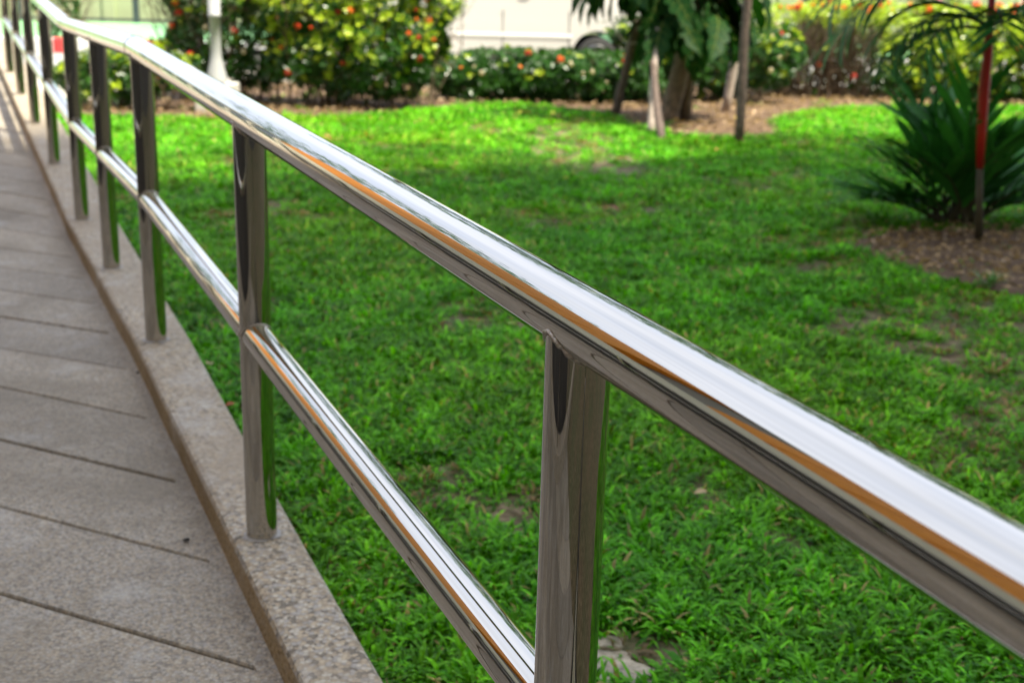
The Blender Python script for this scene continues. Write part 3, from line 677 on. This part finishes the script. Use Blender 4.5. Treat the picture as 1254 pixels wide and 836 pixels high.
root = empty('red_stemmed_palm', sp_); tag(root, 'slender palm with glossy bright red stem rising from the dark clump', 'palm')
d2 = lambda px, py, y: (Fv+Rv*((px-627)/1525.9)-Uv*((py-418)/1525.9))*(y/(Fv+Rv*((px-627)/1525.9)-Uv*((py-418)/1525.9)).y)+Vector((0, 0, CAM_Z))
Y0 = sp_.y
MB().tube([Vector((0, 0, -.02)), d2(1199, 250, Y0)-sp_, d2(1200, 203, Y0)-sp_], [.026, .02, .017], 12).build('lower_stem', M_STEM, root, True)
cr = [d2(1200, 206, Y0)-sp_, d2(1202, 160, Y0)-sp_, d2(1205, 110, Y0)-sp_, d2(1209, 72, Y0)-sp_, d2(1212, 35, Y0)-sp_, d2(1216, -22, Y0)-sp_]
MB().tube(cr, [.019, .026, .029, .026, .022, .018], 14).build('red_stem', M_REDSTEM, root, True)
top = cr[-1]-Vector((0, 0, .06))
for k, (az, el, L_, dr) in enumerate([(3.3, .75, 1.0, 2.2), (2.95, .95, 1.1, 1.7), (3.8, .9, 1.0, 2.0), (.1, .9, .9, 1.8), (-.7, 1.0, .9, 1.6), (1.4, 1.0, 1.0, 1.6), (4.6, 1.05, .9, 1.9), (2.3, 1.1, 1.1, 1.5), (3.15, .35, .85, 1.6), (-.2, .3, .7, 1.4), (4.9, .5, .6, 1.3)]):
    frond(root, top, az, el, L_, 19, .38, dr, k+200, (0, 1, 2), .75, .15, wide=.8, vee=.1)
for k, (az, el, L_, dr) in enumerate([(3.25, .55, .62, 2.3), (3.7, .5, .6, 2.2), (2.8, .7, .66, 2.2), (-.3, .6, .6, 2.2), (.5, .7, .6, 2.0), (4.5, .6, .5, 1.7), (3.1, .1, .62, 1.2)]):
    frond(root, cr[-2], az, el, L_, 16, .28, dr, k+300, (0, 1, 2), .7, .15, wide=.7, vee=.1)
# small weed in the palm bed
wp = camray(1208, 356, 0); mb = MB()
for k in range(34):
    a = rr.uniform(0, 6.28); blade(mb, (rr.uniform(-.03, .03), rr.uniform(-.03, .03), 0), a, rr.uniform(.06, .15), .008, rr.uniform(.7, 1.4), (.07, .2, .02))
wm = leaf_mat('weed_leaf', .3, .4); wo = mb.build('grass_weed', wm, loc=wp); wo.location.z = .02; tag(wo, 'small tuft of green weed in the bare soil before the palm', 'weed')

# ------------------------------------------------------------------ lamp post
lp = camray(263, 141, 0); lp.y += .15
root = empty('lamp_post', lp); tag(root, 'white lamp post on pale concrete foot behind the handrail', 'lamp post')
MB().box((0, 0, .15), (.40, .36, .34), bev=.015).build('concrete_foot', M_CONC, root)
MB().lathe([(.11, .32), (.11, .34), (.10, .40), (.08, .48), (.062, .56), (.056, .62), (.055, .98), (.064, .985), (.067, 1.01), (.06, 1.015), (.055, 3.2), (.03, 3.25)], seg=28).build('pole', M_LAMP, root, True)
MB().lathe([(.03, 3.2), (.12, 3.25), (.17, 3.4), (.15, 3.58), (.05, 3.66), (.01, 3.7)], seg=28).build('lantern', M_WHITE, root, True)

# ------------------------------------------------------------------ van
def van(loc, rz):
    root = empty('parked_van', loc, rz); tag(root, 'pearl white van parked on the road behind the low hedge', 'van')
    Lh = 2.5; wheels = (-1.45, 1.35); ra = .40; zw = .36; half = .86
    xs = sorted(set([round(-Lh+i*.1, 3) for i in range(51)]+[round(wx+ra*math.cos(a), 4) for wx in wheels for a in [i*math.pi/16 for i in range(17)]]))
    def roofz(x): return 1.95-.05*(x/Lh)**2 if x < .9 else (1.9-(x-.9)*.62 if x < 2.0 else 1.22-(x-2.0)*.5)
    body = MB(); vs = []; K = 12
    for x in xs:
        zb = .30
        for wx in wheels:
            if abs(x-wx) < ra: zb = max(zb, zw+math.sqrt(ra*ra-(x-wx)**2)+.0)
        e = min(1, (Lh-abs(x))/.25+.02); e = math.sqrt(1-(1-e)**2); hw = half*(.86+.14*e); zt = roofz(x)
        row = []
        for j in range(K+1):
            t = j/K
            if t <= .5: z = zb+(1.0-zb)*(t/.5); y = hw*(1-.03*((z-.75)/.5)**2)
            else: s = (t-.5)/.5; z = 1.0+(zt-1.0)*math.sin(s*math.pi/2)**.8 if zt > 1.0 else 1.0; y = hw*(1-.18*s**1.5) if j < K else hw*.55
            row.append((x, -y, z))
        vs += row+[(x, -p[1], p[2]) for p in reversed(row)]
    n = 2*K+2
    body.add(vs, [(i*n+j, (i+1)*n+j, (i+1)*n+j+1, i*n+j+1) for i in range(len(xs)-1) for j in range(n-1)])
    body.add(vs[:n], [tuple(range(n))]); body.add(vs[-n:], [tuple(range(n-1, -1, -1))])
    body.build('body', M_PAINT, root, True)
    MB().box((0, 0, .42), (4.6, 1.5, .22)).build('underbody', M_RUBBER, root)
    for s in (-1, 1):
        y = s*.862
        MB().box((-.05, y, .66), (2.0, .022, .05), bev=.006).build('side_moulding', M_WHITE, root)
        for x in (-.15, .9): 
            MB().box((x, s*.8605, .68), (.012, .006, .72)).build('door_seam', M_DARK, root)
        MB().box((.2, y+s*.01, 1.3), (.16, .03, .03), bev=.01).build('door_handle', M_ALLOY, root)
        for x0, x1 in ((-2.1, -1.1), (-1.0, -.2), (-.1, .85)):
            MB().add([(x0, s*.842, 1.12), (x1, s*.842, 1.12), (x1-.05, s*.79, 1.62), (x0, s*.79, 1.62)], [(0, 1, 2, 3)]).build('window', M_GLASSDK, root)
    for wx in wheels:
        for s in (-1, 1):
            well = MB(); m = 20; vs = []
            for yy in (s*.845, s*.55):
                for k in range(m+1): a = math.pi*k/m; vs.append((wx+(ra-.005)*math.cos(a), yy, zw-.0+(ra-.005)*math.sin(a)))
            well.add(vs, [(k, k+1, k+m+2, k+m+1) for k in range(m)]); well.build('wheel_arch', M_RUBBER, root)
            wr = bpy.data.objects.new('wheel', None); link(wr, root); wr.location = (wx, s*.74, .335); wr.rotation_euler = (R(90), 0, 0)
            MB().lathe([(.2, -.1), (.30, -.11), (.33, -.08), (.335, 0), (.33, .08), (.30, .11), (.2, .1)], seg=32).build('tyre', M_RUBBER, wr, True)
            rim = MB().lathe([(.2, -.09), (.205, -.105), (.19, -.1), (.17, -.085), (.06, -.09), (.05, -.1), (.05, .1), (.17, .085), (.205, .105), (.2, .09)], seg=32); rim.build('rim', M_ALLOY, wr, True)
    for y in (-.6, .6): MB().box((2.44, y, .8), (.08, .3, .14), bev=.02).build('headlight', M_ALLOY, root)
    MB().box((2.46, 0, .5), (.1, 1.4, .18), bev=.03).build('bumper', M_PAINT, root)
    MB().add([(1.0, -.7, 1.78), (1.0, .7, 1.78), (1.95, .74, 1.24), (1.95, -.74, 1.24)], [(0, 1, 2, 3)], 0).build('windscreen', M_GLASSDK, root, loc=(0, 0, .02))
    return root
vn = van((-.12, 21.15, .006), 0)

# ------------------------------------------------------------------ far fence and walls
root = empty('court_fence', (-14, 36, .27)); tag(root, 'dark low-railed fence with posts beyond the green court', 'fence')
for k in range(14): MB().box((k*3.25, 0, 1.1), (.16, .12, 2.2)).build('fence_post', M_DARK, root)
for z in (.08, 1.9): MB().box((21, .0, z), (42, .07, .07)).build('rail', M_DARK, root)
for k in range(13): MB().box((k*3.25+1.62, .01, .98), (3.05, .012, 1.7)).build('mesh_panel', M_GREY, root) if k % 4 == 9 else None
root = empty('boundary_wall', (0, 39, 0)); tag(root, 'pale green boundary wall far beyond the court', 'wall')
MB().box((-20, 0, 1.6), (70, .3, 3.2)).build('wall_panel', M_PGREEN, root)
MB().box((-20, -.02, 3.25), (70.2, .4, .12)).build('coping', M_CONC, root)
for k in range(22): MB().box((-54+k*3.2, -.17, 1.6), (.35, .1, 3.2)).build('pier', M_PGREEN, root)
root = bpy.data.objects['court_fence']
MB().box((3.3, -.09, 1.35), (1.0, .03, 1.1), bev=.008).build('blue_banner', M_CYAN, root)
MB().box((2.0, -.09, 1.5), (1.3, .03, .8), bev=.008).build('red_banner', M_RED, root)
root = empty('white_building', (22, 48, 0)); tag(root, 'long white low building glimpsed above the clipped hedge', 'building')
MB().box((0, 0, 3), (34, 8, 6)).build('wall', M_WHITE, root); MB().box((0, -.2, 6.1), (35, 9, .3)).build('roof', M_CONC, root)
for k in range(10): MB().box((-14.5+k*3.2, -4.01, 2.6), (1.6, .06, 1.6)).build('window', M_GLASSDK, root)
root = empty('sign_post', (4.55, 20.6, 0)); tag(root, 'dark thin post rising just behind the clipped hedge', 'post'); MB().lathe([(.06, 0), (.06, 2.6), (.03, 2.65)], seg=12).build('pole', M_DARK, root, True)

# tall shade trees beyond the road (their crowns are what the far edge of the rails mirrors)
crown_meshes = []
for sd in range(3):
    q_ = random.Random(60+sd); mb = MB()
    for k in range(2600):
        v = Vector((q_.gauss(0, 1), q_.gauss(0, 1), q_.gauss(0, 1))).normalized(); b = 1+.45*noise.noise(v*2.2+Vector((sd*7, 0, 0))); p = Vector((v.x*3.4*b, v.y*3.0*b, v.z*3.3*b))*(1-.5*q_.random()**2)+Vector((0, 0, 6.8))
        if p.z < 3.3: continue
        d = Vector((q_.gauss(0, 1), q_.gauss(0, 1), q_.gauss(0, .6))).normalized(); e = d.orthogonal().normalized(); L_ = q_.uniform(.2, .42); t = q_.random()
        mb.add([p, p+d*L_*.5+e*L_*.3, p+d*L_, p+d*L_*.5-e*L_*.3], [(0, 1, 2), (0, 2, 3)], 0, (.02+.03*t, .07+.07*t, .012))
    crown_meshes.append(mb.mesh('crown', M_LEAF))
tmesh = MB().tube([(0, 0, -.05), (.03, 0, 1.2), (-.05, .05, 3), (.05, 0, 5.5), (0, 0, 8)], [.24, .18, .16, .12, .04], 12, wob=.15).tube([(-.02, 0, 2.8), (.9, .3, 4.6), (1.6, .4, 6)], [.1, .07, .03], 8).tube([(-.02, 0, 3.1), (-.9, -.2, 5), (-1.5, -.4, 6.5)], [.1, .07, .03], 8).mesh('trunk', M_BARK, True)
for k, (x_, y_) in enumerate([(-1.6, 31.5), (2.6, 29.5), (7.2, 31), (11.8, 29.8), (16.2, 31.2)]):
    r_ = empty('shade_tree', (x_, y_, .27), k*1.3); r_.scale = (1.15, 1.15, 1.4); tag(r_, 'tall shade tree beyond the road, '+('straight behind the white van', 'behind the young staked tree', 'behind the twiggy patch of the hedge', 'behind the red palm stem', 'rightmost, outside the right edge of the view')[k], 'tree', 'shade trees beyond the road')
    link(bpy.data.objects.new('trunk', tmesh), r_); c_ = link(bpy.data.objects.new('crown', crown_meshes[k % 3]), r_)

p_ = W(10.5, -4.6); r_ = empty('shade_tree', (p_.x, p_.y, .03), .7); r_.scale = (.78, .78, .7); tag(r_, 'unseen dense dark tree added left of the upper ramp for the rail to mirror', 'tree', 'shade trees beyond the road')  # tree added out of view to darken the rail reflection
link(bpy.data.objects.new('trunk', tmesh), r_); link(bpy.data.objects.new('crown', crown_meshes[1]), r_)

# ------------------------------------------------------------------ building beside the ramp (mirrored in the rails)
root = empty('ramp_side_building', W(0, -2.4)); root.location.z = 0; tag(root, 'low cream building with orange timber band left of the ramp', 'building')
root.rotation_euler = (0, 0, math.pi/2+PSI)      # local x along the ramp, local y away from it
MB().box((1.2, .15, 1.35), (10.4, .3, .64)).build('wall', M_CREAM, root)
MB().box((1.2, .14, .5), (10.4, .32, 1.06)).build('dark_base', M_DARKBASE, root)
for k in range(26): MB().box((-3.8+k*.4, .10, 2.5), (.385, .22, 1.66), bev=.01).build('timber_panel', M_ORANGE, root) if k not in (10, 11) else None
MB().box((1.2, .27, 2.5), (10.4, .1, 1.68)).build('backing_wall', M_GREY, root)
MB().box((1.2, 1.72, 3.42), (10.8, 3.2, .16), bev=.02).build('roof', M_WHITE, root)
pv = empty('mirror_band_pavilion', W(9.5, -5.6)); pv.location.z = 0; pv.rotation_euler = (0, 0, math.pi/2+PSI); tag(pv, 'unseen dark blue glazed block added left of the upper ramp for the rail to mirror', 'building')  # added out of view as a navy band for the rail reflection
MB().box((12, 2.2, 3.75), (25.4, 5.2, .25), bev=.03).build('roof', M_CREAM, pv)
MB().box((12, 2.2, .3), (25, 4.8, .6)).build('plinth', M_CREAM, pv)
gm = MB().box((0, 0, 0), (1.9, .04, 3.0)).mesh('glass_pane', M_NAVY); mm = MB().box((0, 0, 0), (.08, .12, 3.04)).mesh('mullion', M_CREAM)
for k in range(12): link(bpy.data.objects.new('glass_pane', gm), pv).location = (.6+k*2.0, -.12, 2.11)
for k in range(13): link(bpy.data.objects.new('mullion', mm), pv).location = (-.4+k*2.0, -.13, 2.11)

# unseen tall building added behind the camera to throw shade on the lawn
ang = math.atan(.57); root = empty('added_shade_building', (9.4+.6, -.04-1.05, 0), ang); tag(root, 'unseen tall cream building added behind the viewpoint to shade the lawn', 'building')
MB().box((-2, -5.98, 1.5), (46.1, 12.1, 3)).build('plinth', M_DARKBASE, root)
MB().box((-2, -6, 17.5), (46, 12, 29)).build('wall', M_CREAM, root)
MB().box((-2, -6, 32.1), (46.6, 12.6, .4)).build('roof', M_CONC, root)
wm_ = MB().box((0, 0, 0), (1.6, .1, 1.5)).mesh('window', M_GLASSDK)
for f_ in range(9):
    for k in range(14): o = bpy.data.objects.new('window', wm_); link(o, root); o.location = (-23+k*3.2, .02, 5+f_*3.1)

wds = ('leftmost', 'second', 'third', 'fourth', 'fifth', 'sixth', 'seventh', 'eighth', 'rightmost')  # unseen roof-edge trees, added to break up the shadow edge on the lawn
for k, (lx, sc_) in enumerate([(-15, .5), (-11.5, .38), (-8.5, .55), (-5, .42), (-2.2, .5), (1.2, .36), (4, .52), (8, .45), (12.5, .5)]):
    q = Vector((10.0+lx*math.cos(ang)+1.3*math.sin(ang), -1.09+lx*math.sin(ang)-1.3*math.cos(ang), 32.3)); r_ = empty('shade_dapple_tree', q, k*.9); r_.scale = (sc_,)*3
    tag(r_, 'unseen tree added on the roof edge to dapple the shade, '+wds[k]+' from the left', 'tree', 'trees added to dapple the shade edge')
    link(bpy.data.objects.new('trunk', tmesh), r_); link(bpy.data.objects.new('crown', crown_meshes[k % 3]), r_)

# ------------------------------------------------------------------ stones and fallen leaves
def stone(px, py, pts, h, label, seed):
    c = camray(px, py, 0); mb = MB(); n = len(pts)*4; ring = []
    for i in range(len(pts)):
        a, b = Vector(pts[i]+(0,)), Vector(pts[(i+1) % len(pts)]+(0,))
        for j in range(4): q = a.lerp(b, j/4); ring.append(q+Vector((noise.noise(q*40+Vector((seed,)*3)), noise.noise(q*40), 0))*.008)
    vs = [(q.x*1.05, q.y*1.05, -.01) for q in ring]+[(q.x, q.y, h*.7) for q in ring]+[(q.x*.9, q.y*.9, h+.004*noise.noise(q*60)) for q in ring]+[(q.x*.5, q.y*.5, h+.006*noise.noise(q*50)) for q in ring]+[(0, 0, h)]
    fs = [(k*n+i, k*n+(i+1) % n, (k+1)*n+(i+1) % n, (k+1)*n+i) for k in range(3) for i in range(n)]+[(3*n+i, 3*n+(i+1) % n, 4*n) for i in range(n)]
    o = mb.add(vs, fs).build('flat_stone', M_STONE, loc=c); tag(o, label, 'stone', 'flat stones in the grass')
stone(765, 826, [(-.07, -.05), (.055, -.06), (.06, .0), (.02, .04), (-.07, .035)], .014, 'largest flat pale stone at the bottom edge right of the nearest post', 1)
stone(742, 792, [(-.035, -.022), (.035, -.02), (.035, .022), (-.03, .025)], .014, 'small flat stone in the grass above the largest stone', 2)
stone(752, 808, [(-.05, -.018), (.03, -.02), (.035, .012), (-.045, .016)], .014, 'narrow broken stone between the small and the largest stone', 3)
def fallen(px, py, L_, col, label, rz, z=.035):
    c = camray(px, py, z); mb = MB(); vs = []; n = 6
    for i in range(n+1):
        t = i/n; wd = .27*math.sin(math.pi*min(1, t+.02))**.8 if 0 < i < n else .01; zz = .12*math.sin(t*3)+.0
        vs += [((t-.5)*L_, wd*L_, (zz+.14*wd*3)*L_), ((t-.5)*L_, 0, zz*L_), ((t-.5)*L_, -wd*L_, (zz+.1*wd*3)*L_)]
    fs = []
    for i in range(n): a = i*3; fs += [(a, a+3, a+4, a+1), (a+1, a+4, a+5, a+2)]
    mb.add(vs, fs, 0, col); mb.tube([(-.5*L_-.3*L_, 0, .02), (-.5*L_, 0, 0)], .0012, 4, 0, True, col); o = mb.build('fallen_leaf', M_DRY, loc=c); o.rotation_euler = (random.uniform(-.25, .25), random.uniform(-.2, .2), rz)
    tag(o, label, 'leaf', 'fallen leaves on the lawn')
Y_, T_, B_ = (.6, .46, .05), (.5, .36, .2), (.24, .1, .04)
fallen(642, 140, .17, Y_, 'large yellow leaf at the edge of the low hedge', .3)
fallen(676, 140, .12, Y_, 'smaller yellow leaf just right of the large yellow one', 2)
fallen(764, 197, .17, T_, 'large tan dry leaf on the grass before the tree stakes', -.6)
fallen(694, 219, .06, Y_, 'small yellow leaf on the grass below the tree', 1)
fallen(752, 256, .08, B_, 'reddish brown curled leaf in the middle of the lawn', 2.4)
fallen(628, 398, .05, (.42, .42, .12), 'pale yellow-green leaf under the top rail left of the nearest post', .2)
fallen(264, 262, .09, B_, 'brown curled leaf on the grass beside the third nearest post', .5)
fallen(256, 446, .05, T_, 'tan leaf touching the curb left of the second nearest post', 1.9)
fallen(880, 184, .09, (.5, .2, .05), 'orange-brown leaf beside the foot of the dark stake', .8)
fallen(903, 146, .12, Y_, 'yellow leaf behind the dark straight stake', 1.2)
fallen(1030, 176, .07, B_, 'brown leaf on the far right of the lawn before the hedge', .1)
fallen(858, 603, .035, T_, 'tiny tan leaf on the grass right of the nearest post', .1)
fallen(780, 152, .11, (.5, .16, .04), 'rust-coloured leaf at the foot of the grey stake', 2.2)
fallen(282, 496, .03, (.5, .12, .05), 'tiny reddish leaf at the edge of the curb', .4, .2)
# dark specks of dirt on the ramp
for px, py, s, lb in ((228, 659, .006, 'small dark pebble on the ramp beside the curb'), (170, 473, .005, 'dark pebble on the ramp against the curb')):
    al_ = camray(px, py, zc(-1)+RAMPDZ); a_, c_ = loc2(al_); p = W(a_, c_, RAMPDZ+.003); mb = MB(); mb.lathe([(s*.6, 0), (s, s*.3), (s*.7, s*.8), (s*.1, s)], seg=7); o = mb.build('pebble', M_JOINT, loc=p); o.scale = (1.5, 1, 1); o.rotation_euler = (0, 0, .6); tag(o, lb, 'pebble', 'pebbles on the ramp')
